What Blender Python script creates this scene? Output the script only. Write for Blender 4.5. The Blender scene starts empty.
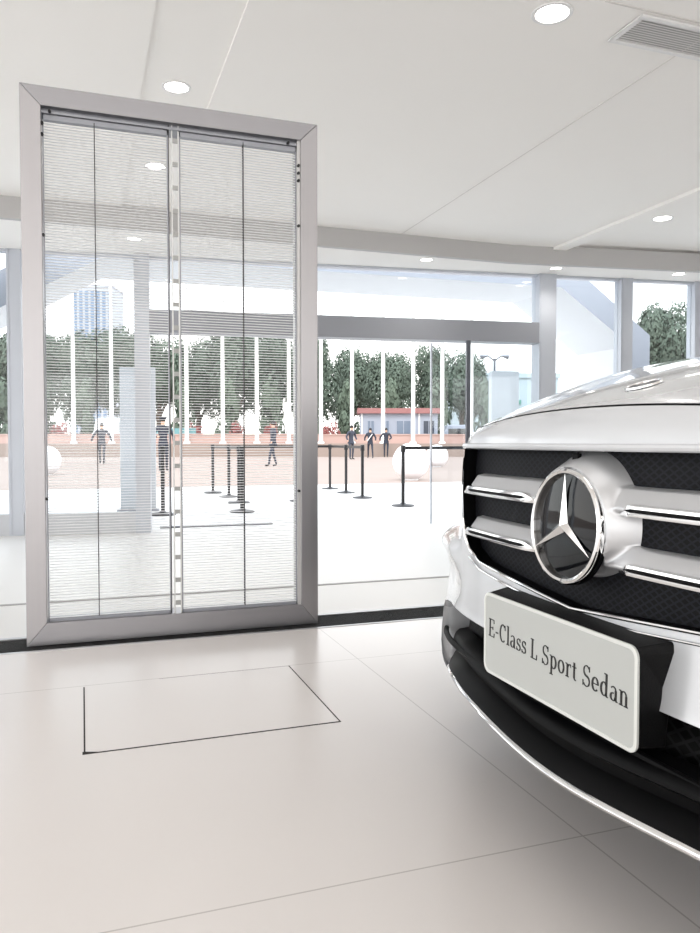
import bpy, bmesh, math, random
from mathutils import Vector, Matrix, Euler
C = bpy.context.scene
col = C.collection
PI = math.pi
R_ = math.radians

# ------------------------------------------------------------ camera
cam_d = bpy.data.cameras.new('camera'); cam = bpy.data.objects.new('camera', cam_d); col.objects.link(cam)
FPX, YAW, PITCH, CAMH = 765.0, R_(19.3), R_(1.85), 0.75
cam_d.sensor_fit = 'VERTICAL'; cam_d.sensor_height = 24.0; cam_d.lens = 24.0*FPX/933
cam_d.clip_start = 0.02; cam_d.clip_end = 600
cam.location = (0, 0, CAMH); cam.rotation_euler = (PI/2-PITCH, 0, -YAW)
C.camera = cam
# ------------------------------------------------------------ world, sun, large lights, exposure
w = bpy.data.worlds.new('sky'); C.world = w; w.use_nodes = True
nt = w.node_tree; bg = nt.nodes['Background']
tc = nt.nodes.new('ShaderNodeTexCoord'); sp = nt.nodes.new('ShaderNodeSeparateXYZ')
rp = nt.nodes.new('ShaderNodeValToRGB')
nt.links.new(tc.outputs['Generated'], sp.inputs[0]); nt.links.new(sp.outputs['Z'], rp.inputs[0])
rp.color_ramp.elements[0].position = 0.0; rp.color_ramp.elements[0].color = (1.0, 0.985, 0.95, 1)
rp.color_ramp.elements[1].position = 0.55; rp.color_ramp.elements[1].color = (0.86, 0.92, 1.0, 1)
nt.links.new(rp.outputs[0], bg.inputs['Color']); bg.inputs['Strength'].default_value = 1.75
sun_d = bpy.data.lights.new('sun', 'SUN'); sun = bpy.data.objects.new('sun', sun_d); col.objects.link(sun)
sun_d.energy = 0.9; sun_d.angle = R_(25); sun_d.color = (1, .96, .9); sun.rotation_euler = (R_(38), R_(-20), 0)
def area(name, loc, sx, sy, e, rot=(0, 0, 0), c=(1, .985, .97)):
    d = bpy.data.lights.new(name, 'AREA'); d.shape = 'RECTANGLE'; d.size = sx; d.size_y = sy; d.energy = e; d.color = c
    o = bpy.data.objects.new(name, d); col.objects.link(o); o.location = loc; o.rotation_euler = rot; return o
area('ceiling_fill_light', (-1.5, -2.0, 2.84), 5.0, 3.0, 20)  # these three: added soft fill under the ceiling, no fixtures modelled
area('ceiling_fill_light', (0.6, 1.0, 2.84), 3.4, 1.2, 7)
area('ceiling_fill_light', (5.5, 1.0, 2.84), 4.0, 2.5, 20)
area('back_fill_light', (1.5, -4.8, 1.45), 14.0, 2.5, 115, (R_(100), 0, 0), (1, .995, .985))  # added fill behind the camera to brighten the ceiling; no window there
C.view_settings.view_transform = 'Standard'; C.view_settings.look = 'None'
C.view_settings.gamma = 1; C.view_settings.use_curve_mapping = False
C.view_settings.exposure = 0.86

# ------------------------------------------------------------ helpers
def srgb(r, g, b):
    f = lambda c: (c/255/12.92) if c/255 <= .04045 else ((c/255+.055)/1.055)**2.4
    return (f(r), f(g), f(b), 1)
def mat(name, c, rough=.5, metal=0, coat=0, noise=0, scale=8, bump=0, spec=.5, emit=None, estr=0, stretch=None, rvar=0):
    m = bpy.data.materials.new(name); m.use_nodes = True; n = m.node_tree; b = n.nodes['Principled BSDF']
    b.inputs['Base Color'].default_value = c if len(c) == 4 else (*c, 1)
    b.inputs['Roughness'].default_value = rough; b.inputs['Metallic'].default_value = metal
    b.inputs['Coat Weight'].default_value = coat; b.inputs['Coat Roughness'].default_value = .04
    b.inputs['Specular IOR Level'].default_value = spec
    if emit: b.inputs['Emission Color'].default_value = (*emit[:3], 1); b.inputs['Emission Strength'].default_value = estr
    if noise or bump or rvar:
        t = n.nodes.new('ShaderNodeTexCoord'); mp = n.nodes.new('ShaderNodeMapping'); nz = n.nodes.new('ShaderNodeTexNoise')
        nz.inputs['Scale'].default_value = scale; nz.inputs['Detail'].default_value = 4
        if stretch: mp.inputs['Scale'].default_value = stretch
        n.links.new(t.outputs['Object'], mp.inputs[0]); n.links.new(mp.outputs[0], nz.inputs['Vector'])
        if noise:
            mx = n.nodes.new('ShaderNodeMixRGB'); mx.blend_type = 'MULTIPLY'; mx.inputs[0].default_value = 1
            mr = n.nodes.new('ShaderNodeMapRange'); mr.inputs[3].default_value = 1-noise; mr.inputs[4].default_value = 1+noise
            mx.inputs[1].default_value = c if len(c) == 4 else (*c, 1)
            n.links.new(nz.outputs[0], mr.inputs[0]); n.links.new(mr.outputs[0], mx.inputs[2]); n.links.new(mx.outputs[0], b.inputs['Base Color'])
        if rvar:
            mr = n.nodes.new('ShaderNodeMapRange'); mr.inputs[3].default_value = rough-rvar; mr.inputs[4].default_value = rough+rvar
            n.links.new(nz.outputs[0], mr.inputs[0]); n.links.new(mr.outputs[0], b.inputs['Roughness'])
        if bump:
            bp = n.nodes.new('ShaderNodeBump'); bp.inputs['Strength'].default_value = bump; bp.inputs['Distance'].default_value = .01
            n.links.new(nz.outputs[0], bp.inputs['Height']); n.links.new(bp.outputs[0], b.inputs['Normal'])
    return m
def glassmat(name, tint=(.94, .97, .98), refl=1.0):
    m = bpy.data.materials.new(name); m.use_nodes = True; n = m.node_tree; n.nodes.clear()
    o = n.nodes.new('ShaderNodeOutputMaterial'); mx = n.nodes.new('ShaderNodeMixShader'); t = n.nodes.new('ShaderNodeBsdfTransparent')
    g = n.nodes.new('ShaderNodeBsdfGlossy'); fr = n.nodes.new('ShaderNodeFresnel'); mu = n.nodes.new('ShaderNodeMath'); mu.operation = 'MULTIPLY'
    t.inputs[0].default_value = (*tint, 1); g.inputs['Roughness'].default_value = .01; ge = n.nodes.new('ShaderNodeNewGeometry'); mr = n.nodes.new('ShaderNodeMapRange'); mr.inputs[3].default_value = 1.45; mr.inputs[4].default_value = 1/1.45; n.links.new(ge.outputs['Backfacing'], mr.inputs[0]); n.links.new(mr.outputs[0], fr.inputs[0]); mu.inputs[1].default_value = refl
    n.links.new(fr.outputs[0], mu.inputs[0]); n.links.new(mu.outputs[0], mx.inputs[0]); n.links.new(t.outputs[0], mx.inputs[1]); n.links.new(g.outputs[0], mx.inputs[2])
    n.links.new(mx.outputs[0], o.inputs[0]); return m
def tilemat(name, c, seam, px, py, ox, oy, wd, rough=.22):
    """big square tiles laid in world coordinates, a thin darker joint between them"""
    m = mat(name, c, rough=rough, rvar=.04, scale=1.5); n = m.node_tree; b = n.nodes['Principled BSDF']
    g = n.nodes.new('ShaderNodeNewGeometry'); s = n.nodes.new('ShaderNodeSeparateXYZ'); n.links.new(g.outputs['Position'], s.inputs[0])
    outs = []
    for ax, (p, o) in enumerate(((px, ox), (py, oy))):
        a = n.nodes.new('ShaderNodeMath'); a.operation = 'SUBTRACT'; a.inputs[1].default_value = o; n.links.new(s.outputs[ax], a.inputs[0])
        k = n.nodes.new('ShaderNodeMath'); k.operation = 'PINGPONG'; k.inputs[1].default_value = p/2; n.links.new(a.outputs[0], k.inputs[0])
        l = n.nodes.new('ShaderNodeMath'); l.operation = 'LESS_THAN'; l.inputs[1].default_value = wd; n.links.new(k.outputs[0], l.inputs[0]); outs.append(l)
    mxx = n.nodes.new('ShaderNodeMath'); mxx.operation = 'MAXIMUM'; n.links.new(outs[0].outputs[0], mxx.inputs[0]); n.links.new(outs[1].outputs[0], mxx.inputs[1])
    nz = n.nodes.new('ShaderNodeTexNoise'); nz.inputs['Scale'].default_value = .8; nz.inputs['Detail'].default_value = 6
    n.links.new(g.outputs['Position'], nz.inputs['Vector'])
    rr = n.nodes.new('ShaderNodeMapRange'); rr.inputs[3].default_value = .95; rr.inputs[4].default_value = 1.05; n.links.new(nz.outputs[0], rr.inputs[0])
    v = n.nodes.new('ShaderNodeMixRGB'); v.blend_type = 'MULTIPLY'; v.inputs[0].default_value = 1; v.inputs[1].default_value = c; n.links.new(rr.outputs[0], v.inputs[2])
    mx = n.nodes.new('ShaderNodeMixRGB'); n.links.new(mxx.outputs[0], mx.inputs[0]); n.links.new(v.outputs[0], mx.inputs[1]); mx.inputs[2].default_value = seam
    n.links.new(mx.outputs[0], b.inputs['Base Color']); return m
def diamondmat(name, dark, line, pitch, lw, rough=.3):
    """woven diamond mesh: two crossing sets of lines in the part's own y/z plane"""
    m = mat(name, dark, rough=rough, spec=.15); n = m.node_tree; b = n.nodes['Principled BSDF']
    t = n.nodes.new('ShaderNodeTexCoord'); s = n.nodes.new('ShaderNodeSeparateXYZ'); n.links.new(t.outputs['Object'], s.inputs[0])
    ls = []
    for sg in (1, -1):
        a = n.nodes.new('ShaderNodeMath'); a.operation = 'MULTIPLY_ADD'; a.inputs[1].default_value = sg*.62
        n.links.new(s.outputs[1], a.inputs[0]); n.links.new(s.outputs[2], a.inputs[2])
        k = n.nodes.new('ShaderNodeMath'); k.operation = 'PINGPONG'; k.inputs[1].default_value = pitch/2; n.links.new(a.outputs[0], k.inputs[0])
        l = n.nodes.new('ShaderNodeMath'); l.operation = 'LESS_THAN'; l.inputs[1].default_value = lw; n.links.new(k.outputs[0], l.inputs[0]); ls.append(l)
    mm = n.nodes.new('ShaderNodeMath'); mm.operation = 'MAXIMUM'; n.links.new(ls[0].outputs[0], mm.inputs[0]); n.links.new(ls[1].outputs[0], mm.inputs[1])
    mx = n.nodes.new('ShaderNodeMixRGB'); n.links.new(mm.outputs[0], mx.inputs[0]); mx.inputs[1].default_value = (*dark[:3], 1); mx.inputs[2].default_value = (*line[:3], 1)
    n.links.new(mx.outputs[0], b.inputs['Base Color'])
    bp = n.nodes.new('ShaderNodeBump'); bp.inputs['Strength'].default_value = .6; bp.inputs['Distance'].default_value = .003
    n.links.new(mm.outputs[0], bp.inputs['Height']); n.links.new(bp.outputs[0], b.inputs['Normal']); return m

class MB:
    def __init__(s): s.v = []; s.f = []; s.mi = []
    def add(s, vs, fs, mi=0):
        o = len(s.v); s.v += [tuple(p) for p in vs]; s.f += [tuple(i+o for i in f) for f in fs]; s.mi += [mi]*len(fs); return s
    def box(s, x0, x1, y0, y1, z0, z1, mi=0, M=None):
        vs = [Vector((x, y, z)) for z in (z0, z1) for y in (y0, y1) for x in (x0, x1)]
        if M: vs = [M @ p for p in vs]
        return s.add(vs, [(0, 2, 3, 1), (4, 5, 7, 6), (0, 1, 5, 4), (2, 6, 7, 3), (0, 4, 6, 2), (1, 3, 7, 5)], mi)
    def grid(s, P, mi=0, flip=False, close=False):
        n, m = len(P), len(P[0]); vs = [p for r in P for p in r]; fs = []
        for i in range(n-1):
            for j in range(m-1 if not close else m):
                a, b, c, d = i*m+j, i*m+(j+1) % m, (i+1)*m+(j+1) % m, (i+1)*m+j
                fs.append((a, b, c, d) if not flip else (d, c, b, a))
        return s.add(vs, fs, mi)
    def lathe(s, prof, axis='z', n=32, c=(0, 0, 0), mi=0, sc=(1, 1)):
        P = []
        for r, t in prof:
            row = []
            for k in range(n):
                a = 2*PI*k/n; u, v = r*math.cos(a)*sc[0], r*math.sin(a)*sc[1]
                p = (u, v, t) if axis == 'z' else ((t, u, v) if axis == 'x' else (u, t, v))
                row.append((p[0]+c[0], p[1]+c[1], p[2]+c[2]))
            P.append(row)
        return s.grid(P, mi, close=True)
    def tube(s, pts, r, n=8, mi=0, cap=True):
        pts = [Vector(p) for p in pts]; rs = r if isinstance(r, (list, tuple)) else [r]*len(pts); P = []
        up = Vector((0, 0, 1)) if abs((pts[-1]-pts[0]).normalized().z) < .9 else Vector((0, 1, 0))
        for i, p in enumerate(pts):
            t = (pts[min(i+1, len(pts)-1)]-pts[max(i-1, 0)]).normalized()
            a = t.cross(up).normalized(); b = a.cross(t)
            P.append([p+(a*math.cos(2*PI*k/n)+b*math.sin(2*PI*k/n))*rs[i] for k in range(n)])
        o = len(s.v); s.grid(P, mi, close=True)
        if cap:
            s.f.append(tuple(o+k for k in range(n))[::-1]); s.mi.append(mi)
            e = o+(len(pts)-1)*n; s.f.append(tuple(e+k for k in range(n))); s.mi.append(mi)
        return s
    def prism(s, poly, h0, h1, axis='z', mi=0):
        def P(a, b, h): return (a, b, h) if axis == 'z' else ((h, a, b) if axis == 'x' else (a, h, b))
        n = len(poly); vs = [P(a, b, h0) for a, b in poly]+[P(a, b, h1) for a, b in poly]
        fs = [tuple(range(n))[::-1], tuple(range(n, 2*n))]+[(i, (i+1) % n, n+(i+1) % n, n+i) for i in range(n)]
        return s.add(vs, fs, mi)
    def build(s, name, mats, parent=None, smooth=False, bevel=0, loc=None, rot=None, solid=0, angle=35):
        me = bpy.data.meshes.new(name); me.from_pydata(s.v, [], s.f)
        for m in (mats if isinstance(mats, (list, tuple)) else [mats]): me.materials.append(m)
        me.polygons.foreach_set('material_index', s.mi)
        bm = bmesh.new(); bm.from_mesh(me); bmesh.ops.remove_doubles(bm, verts=bm.verts, dist=1e-5)
        bmesh.ops.recalc_face_normals(bm, faces=bm.faces); bm.to_mesh(me); bm.free(); me.update()
        if smooth:
            me.polygons.foreach_set('use_smooth', [True]*len(me.polygons))
            try: me.set_sharp_from_angle(angle=R_(angle))
            except Exception: pass
        o = bpy.data.objects.new(name, me); col.objects.link(o)
        if parent: o.parent = parent
        if loc: o.location = loc
        if rot: o.rotation_euler = rot
        if solid:
            md = o.modifiers.new('Solid', 'SOLIDIFY'); md.thickness = solid; md.offset = -1
        if bevel:
            md = o.modifiers.new('Bevel', 'BEVEL'); md.width = bevel; md.segments = 2; md.limit_method = 'ANGLE'
        return o
def thing(name, label, cat, loc=(0, 0, 0), rz=0, group=None):
    o = bpy.data.objects.new(name, None); col.objects.link(o); o.empty_display_size = .1
    o.location = loc; o.rotation_euler = (0, 0, rz); return tag(o, label, cat, group)
def tag(o, label, cat, group=None):
    o['label'] = label; o['category'] = cat
    if group: o['group'] = group
    return o
def struct(o): o['kind'] = 'structure'; return o
def dup(root, loc, rz, label, group=None):
    def cp(o, par):
        c = o.copy(); col.objects.link(c)
        if par: c.parent = par
        for ch in o.children: cp(ch, c)
        return c
    kids = list(root.children); r = root.copy(); col.objects.link(r)
    for k in kids: cp(k, r)
    r.location = loc; r.rotation_euler = (0, 0, rz); r['label'] = label
    if group: r['group'] = group
    return r
def part_label(o, t): o['label'] = t; return o
def interp(pts, x):
    if x <= pts[0][0]: return pts[0][1]
    for (a, b), (c, d) in zip(pts, pts[1:]):
        if x <= c: t = (x-a)/(c-a); return b+(d-b)*t
    return pts[-1][1]
def sm(t): t = max(0., min(1., t)); return t*t*(3-2*t)
def pchip(pts, x):
    n = len(pts)
    if x <= pts[0][0]: return pts[0][1]
    if x >= pts[-1][0]: return pts[-1][1]
    d = [(pts[i+1][1]-pts[i][1])/(pts[i+1][0]-pts[i][0]) for i in range(n-1)]
    m = [d[0]]+[0 if d[i-1]*d[i] <= 0 else 2*d[i-1]*d[i]/(d[i-1]+d[i]) for i in range(1, n-1)]+[d[-1]]
    for i in range(n-1):
        if x <= pts[i+1][0]:
            h = pts[i+1][0]-pts[i][0]; t = (x-pts[i][0])/h
            return (2*t**3-3*t*t+1)*pts[i][1]+(t**3-2*t*t+t)*h*m[i]+(-2*t**3+3*t*t)*pts[i+1][1]+(t**3-t*t)*h*m[i+1]

# ------------------------------------------------------------ materials
M_floor = tilemat('floor_tile', srgb(216, 211, 208), srgb(184, 179, 175), 1.262, 1.262, .892, 1.206, .0018)
M_floor2 = mat('porch_floor', srgb(216, 214, 211), rough=.35, noise=.02, scale=1)
M_ceil = mat('ceiling_paint', srgb(250, 247, 243), rough=.8, noise=.01, scale=2)
M_white = mat('white_paint', srgb(238, 237, 236), rough=.6)
M_face = mat('bulkhead_shaded_grey', srgb(190, 188, 187), rough=.65)  # grey darkened so the face reads shaded against the bright soffit
M_seam = mat('ceiling_joint', srgb(222, 218, 214), rough=.8)
M_steel = mat('brushed_steel', srgb(164, 162, 164), rough=.36, metal=1, noise=.05, scale=60, stretch=(1, 1, .02), rvar=.05)
M_steelh = mat('brushed_steel_rail', srgb(152, 151, 154), rough=.36, metal=1, noise=.05, scale=60, stretch=(.02, 1, 1), rvar=.05)
M_alu = mat('grey_aluminium', srgb(150, 152, 158), rough=.45, metal=.4)
M_alud = mat('dark_aluminium', srgb(92, 95, 103), rough=.45, metal=.4)
M_dark = mat('dark_metal', srgb(60, 58, 58), rough=.45, metal=.5)
M_black = mat('black_matt', srgb(24, 24, 25), rough=.6)
M_brush = mat('black_brush', srgb(12, 12, 13), rough=.95, bump=.8, scale=400)
M_gap = mat('gap_dark', srgb(38, 34, 32), rough=.9)
M_slat = mat('led_strip', srgb(228, 229, 230), rough=.5, metal=.0)
M_glass = glassmat('facade_glass', (.95, .97, .98))
M_lamp = mat('lamp_glow', (1, 1, 1, 1), emit=(1, .97, .92), estr=6)
M_grout = mat('paving', srgb(146, 131, 122), rough=.85, noise=.07, scale=.8)

# ------------------------------------------------------------ facade geometry
P0 = Vector((.607, 8.30, 0)); FD = Vector((.9915, -.1305, 0)); FN = Vector((.1305, .9915, 0))
FA = math.atan2(FD.y, FD.x)
MF = Matrix.Translation(P0) @ Matrix.Rotation(FA, 4, 'Z')       # facade frame: x along the glass, y outwards
def fac(s, z=0, o=0): p = P0+FD*s+FN*o; return (p.x, p.y, z)

# ------------------------------------------------------------ setting
b = MB().box(-6, 12, -5, 2.925, -.1, 0); struct(b.build('floor', M_floor))
b = MB().box(-6, 12, 3.16, 3.815, -.1, 0); struct(b.build('floor_strip', M_floor2))
b = MB().box(-6, 12, 2.925, 3.16, -.12, -.02); struct(b.build('trim_track_bed', M_gap))
b = MB().box(-6, 12, 3.815, 16.2, -.36, -.2); struct(b.build('floor_porch', M_floor2))
b = MB().box(-6, 12, 3.80, 3.83, -.2, .002); struct(b.build('trim_step', mat('step_nosing', srgb(150, 148, 146), rough=.5)))
b = MB().box(-150, 200, 16.2, 300, -.40, -.2); struct(b.build('ground_paving', M_grout))
b = MB().box(-150, -6, -60, 16.2, -.40, -.2).box(12, 200, -60, 16.2, -.4, -.2).box(-6, 12, -60, -5, -.4, -.2)
struct(b.build('ground_surround', mat('plaza', srgb(200, 195, 190), rough=.85, noise=.05, scale=.5)))
b = MB().box(-6, 12, 2.925, 2.94, -.02, .002).box(-6, 12, 3.135, 3.16, -.02, .003); struct(b.build('trim_track_edge', mat('track_aluminium', srgb(190, 190, 192), rough=.35, metal=.8)))
b = MB().box(-6, 12, 2.94, 3.135, -.02, -.001); struct(b.build('trim_track', M_brush))
# ceiling: a shallow light channel, a beam and a bulkhead
b = MB()
b.box(-6, .36, -5, 7.6, 2.87, 3.0).box(.36, .78, -5, 7.6, 2.885, 3.0).box(.78, 4.87, -5, 7.6, 2.87, 3.0).box(4.87, 12, -5, 7.6, 2.91, 3.0)
struct(b.build('ceiling', M_ceil))
struct(MB().box(4.87, 5.02, -5, 7.27, 2.84, 2.92).build('trim_beam', M_ceil))
struct(MB().box(3.095, 3.103, -5, 7.25, 2.867, 2.872).box(2.4, 4.86, 3.13, 3.139, 2.867, 2.872).build('trim_ceiling_joint', M_seam))
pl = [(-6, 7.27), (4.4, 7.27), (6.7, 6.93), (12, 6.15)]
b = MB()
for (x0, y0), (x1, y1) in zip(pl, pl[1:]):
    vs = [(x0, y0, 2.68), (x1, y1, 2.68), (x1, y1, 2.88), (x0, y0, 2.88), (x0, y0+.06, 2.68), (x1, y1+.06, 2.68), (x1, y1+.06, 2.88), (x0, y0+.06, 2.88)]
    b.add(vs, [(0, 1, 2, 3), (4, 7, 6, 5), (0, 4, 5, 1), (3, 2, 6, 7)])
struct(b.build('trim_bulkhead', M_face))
fl, fr = fac(-6.9), fac(11.6)
poly = [(p[0], p[1]+.06) for p in pl]+[(fr[0], fr[1]+.12), (fl[0], fl[1]+.12)]
struct(MB().prism(poly, 2.681, 2.80).build('ceiling_soffit', M_ceil))
struct(MB().box(11.9, 12, -5, 7, 0, 3.0).build('wall_right', M_white))
struct(MB().box(-6, 12, -5.1, -5, 0, 3.0).build('wall_back', M_white))
# facade: columns, kick base, glazing and the portal
b = MB()
for s0, s1 in ((-6.6, -.07),): b.box(s0, s1, -.06, .06, -.2, .015)
for s0, s1 in ((4.62, 11.4),): b.box(s0, s1, -.06, .06, -.2, .015)
o = struct(b.build('trim_kick_base', mat('kick_grey', srgb(196, 198, 202), rough=.4))); o.matrix_world = MF
M_colm = mat('column_cladding', srgb(190, 194, 202), rough=.4, metal=.2)
for i, (s0, s1, d) in enumerate(((-6.6, -6.45, .14), (-3.7, -3.56, .14), (-1.31, -1.17, .14), (-.075, .075, .2), (4.42, 4.63, .2), (5.47, 5.62, .16), (6.45, 6.6, .16), (8.3, 8.44, .16), (10.6, 10.74, .16))):
    b = MB().box(s0, s1, -d/2, d/2, -.2, 2.69)
    b.box(s0+.015, s0+.025, -d/2-.006, -d/2, -.2, 2.68)
    o = struct(b.build('trim_column', M_colm)); o.matrix_world = MF
o = struct(MB().box(.075, 4.42, -.1, .1, 1.885, 2.12).box(.075, 4.42, -.11, -.1, 1.885, 1.9).build('trim_portal_beam', M_alu)); o.matrix_world = MF
o = struct(MB().box(-6.6, 11.4, -.05, .05, 2.655, 2.69).build('trim_head', M_colm)); o.matrix_world = MF
wn = 1
for s0, s1, z0, z1 in ((-6.45, -3.7, .015, 2.64), (-3.56, -1.31, .015, 2.64), (-1.17, -.075, .015, 2.64), (.075, 4.42, 2.12, 2.64), (4.63, 5.47, .015, 2.64), (5.62, 6.45, .015, 2.64), (6.6, 8.3, .015, 2.64), (8.44, 10.6, .015, 2.64)):
    o = struct(MB().box(s0, s1, -.006, .006, z0, z1).build('window_%d' % wn, M_glass)); wn += 1; o.matrix_world = MF
# sliding door leaves of the portal, pushed open to the sides
def door_leaf(n, s0, s1, o, stile, ms):
    e = bpy.data.objects.new('door_%d' % n, None); col.objects.link(e); e.matrix_world = MF; struct(e)
    MB().box(s0, s1, o-.006, o+.006, -.19, 1.88).build('door_glass', M_glass, e)
    b = MB()
    for s in stile: b.box(s[0], s[1], o-.02, o+.02, -.195, 1.885)
    b.build('door_frame', ms, e)
door_leaf(1, 3.2, 4.4, .16, ((3.2, 3.214),), M_colm)
door_leaf(2, 3.52, 4.40, -.14, ((3.52, 3.565),), M_alud)
b = MB().box(.802, 2.064, 8.585, 8.665, -.2, -.185); struct(b.build('trim_door_track', M_alud))
# the white porch frame beyond the doors (a chamfered tube)
inn = [(-.95, -.2), (-.95, 2.08), (.25, 2.79), (6.15, 2.84), (7.30, 2.10), (7.30, -.2)]
out = [(-1.3, -.2), (-1.3, 2.25), (.14, 3.14), (6.26, 3.19), (7.63, 2.26), (7.63, -.2)]
b = MB(); Y0, Y1 = 8.9, 10.15
for i in range(5):
    a0, a1, c0, c1 = inn[i], inn[i+1], out[i], out[i+1]
    vs = [(a0[0], Y0, a0[1]), (a1[0], Y0, a1[1]), (c1[0], Y0, c1[1]), (c0[0], Y0, c0[1]), (a0[0], Y1, a0[1]), (a1[0], Y1, a1[1]), (c1[0], Y1, c1[1]), (c0[0], Y1, c0[1])]
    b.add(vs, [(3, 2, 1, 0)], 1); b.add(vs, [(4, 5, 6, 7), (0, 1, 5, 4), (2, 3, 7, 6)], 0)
    if i == 0: b.add(vs, [(0, 4, 7, 3)])
    if i == 4: b.add(vs, [(1, 2, 6, 5)])
M_porch = mat('porch_white', srgb(232, 232, 234), rough=.55); M_porchf = mat('porch_front_shaded', srgb(160, 164, 174), rough=.5)  # near face of the white frame: its shade is put into the colour
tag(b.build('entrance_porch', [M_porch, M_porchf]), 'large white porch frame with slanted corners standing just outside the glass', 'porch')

# ------------------------------------------------------------ downlights and vent
def downlight(x, y, z, r, label, i, group):
    t = thing('downlight', label, 'ceiling light', (x, y, z), 0, group)
    MB().lathe([(r, .0), (r*1.0, -.004), (r*1.22, -.005), (r*1.25, 0)], n=32).build('trim_ring', M_white, t, smooth=True)
    MB().lathe([(.0001, -.001), (r, -.001), (r, .002), (.0001, .002)], n=32).build('lamp', M_lamp, t)
    d = bpy.data.lights.new('downlight_beam', 'SPOT'); d.energy = 12; d.spot_size = R_(125); d.spot_blend = .8; d.shadow_soft_size = r; d.color = (1, .96, .9)
    l = bpy.data.objects.new('downlight_beam', d); col.objects.link(l); l.parent = t; l.location = (0, 0, -.02)
G1, G2 = 'round downlights in the main ceiling', 'round downlights in the lower soffit by the glass'
downlight(2.22, 3.31, 2.87, .082, 'large round downlight nearest the air vent', 0, G1)
downlight(.56, 4.76, 2.885, .07, 'round downlight just above the top rail of the steel framed screen', 0, G1)
downlight(.56, 6.16, 2.885, .07, 'round downlight seen through the upper left half of the screen', 0, G1)
downlight(5.32, 6.05, 2.91, .08, 'round downlight right of the ceiling beam, above the soffit lights', 0, G1)
downlight(3.47, 7.45, 2.681, .06, 'soffit downlight over the middle of the doorway', 0, G2)
downlight(5.0, 7.34, 2.681, .06, 'soffit downlight beside the right portal column', 0, G2)
downlight(6.5, 7.12, 2.681, .065, 'rightmost soffit downlight, above the trees at right', 0, G2)
downlight(.49, 7.6, 2.681, .06, 'soffit downlight seen through the screen beside the left portal column', 0, G2)
t = thing('air_vent', 'rectangular white framed ceiling air vent with grey louvres', 'air vent', (3.0, 3.295, 2.87))
b = MB()
for bx in ((-.36, .36, -.135, -.105), (-.36, .36, .105, .135), (-.36, -.33, -.105, .105), (.33, .36, -.105, .105)): b.box(*bx, -.012, 0)
b.build('vent_frame', M_white, t, bevel=.003)
MB().box(-.33, .33, -.105, .105, -.001, 0).build('vent_back', mat('vent_shadow', srgb(190, 188, 186), rough=.9), t)
b = MB()
for k in range(11):
    M = Matrix.Translation((0, -.095+k*.019, -.006)) @ Matrix.Rotation(R_(12), 4, 'X'); b.box(-.33, .33, -.007, .007, -.0008, .0008, M=M)
b.build('louvres', mat('vent_louvre', srgb(226, 224, 222), rough=.5), t)

# ------------------------------------------------------------ floor hatch
t = thing('floor_hatch', 'flush rectangular floor access panel outlined by a dark gap', 'floor hatch', (.322, 2.19, 0))
MB().box(-.322, .322, -.265, .27, 0, .0008).build('panel', mat('hatch_tile', srgb(216, 211, 208), rough=.24, rvar=.04, scale=1.5), t)
b = MB().box(-.326, -.322, -.2685, .262, 0, .0011).box(-.329, .3255, -.2695, -.2652, 0, .0011)
b.box(.3215, .3252, -.268, .272, 0, .0011).box(-.10, .324, .270, .2712, 0, .001).prism([(-.329, -.27), (-.29, -.2665), (-.322, -.255), (-.329, -.255)], 0, .0013)
b.build('gap', M_gap, t)

# ------------------------------------------------------------ transparent LED screen in a steel frame
SX0, SX1, SY0, SY1, SZ1 = -.198, .911, 3.0, 3.12, 2.03; FW = .07; SZ0 = .0
t = thing('led_screen', 'tall see-through screen of fine horizontal strips in a brushed steel frame', 'screen', ((SX0+SX1)/2, 3.06, 0))
cx = (SX0+SX1)/2
x0, x1 = SX0-cx, SX1-cx; y0, y1 = -.06, .06
Z0 = .002
def bar(poly, m): MB().prism(poly, y0, y1, 'y').build('frame_bar', m, t, bevel=.0015)
g = .0006
bar([(x0, Z0), (x0, SZ1), (x0+FW, SZ1-FW-g), (x0+FW, Z0+FW+.012+g)], M_steel)
bar([(x1, SZ1), (x1, Z0), (x1-FW, Z0+FW+.012+g), (x1-FW, SZ1-FW-g)], M_steel)
bar([(x0+g, SZ1), (x1-g, SZ1), (x1-FW, SZ1-FW), (x0+FW, SZ1-FW)], M_steelh)
bar([(x1-g, Z0), (x0+g, Z0), (x0+FW, Z0+FW+.012), (x1-FW, Z0+FW+.012)], M_steelh)
zi0, zi1 = Z0+FW+.012, SZ1-FW
def module(a, bx_, wire):
    b = MB(); z = zi0+.012
    while z < zi1-.045:
        b.box(a+.004, bx_-.004, -.034, -.026, z, z+.0021); z += .0104
    mo = b.build('led_strips', M_slat, t)
    b = MB().box(a, bx_, -.036, -.02, zi1-.04, zi1-.022).box(a, bx_, -.036, -.02, zi0, zi0+.010).box(a, a+.004, -.036, -.022, zi0, zi1-.022).box(bx_-.004, bx_, -.036, -.022, zi0, zi1-.022)
    part_label(b.build('module_frame', M_alu, t), 'thin dark aluminium module edge')
    MB().box(wire-.0016, wire+.0016, -.0375, -.034, zi0+.01, zi1-.03).box(wire-.0012, wire+.0012, -.026, -.02, zi0, zi1-.03).build('stiffener', M_dark, t)
module(x0+FW+.004, .322-cx, .055-cx)
module(.364-cx, x1-FW-.012, .612-cx)
b = MB().box(.3225-cx, .3255-cx, -.036, -.022, zi0, zi1, mi=1).box(.334-cx, .3385-cx, -.036, -.028, zi0, zi1).box(.3585-cx, .363-cx, -.036, -.028, zi0, zi1)
z = zi0+.03
while z < zi1-.03: b.box(.3385-cx, .3585-cx, -.036, -.030, z, z+.017, mi=2); z += .089
b.build('centre_post', [mat('post_light', srgb(214, 214, 212), rough=.4), M_dark, mat('post_rung', srgb(160, 160, 158), rough=.4)], t)
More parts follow.
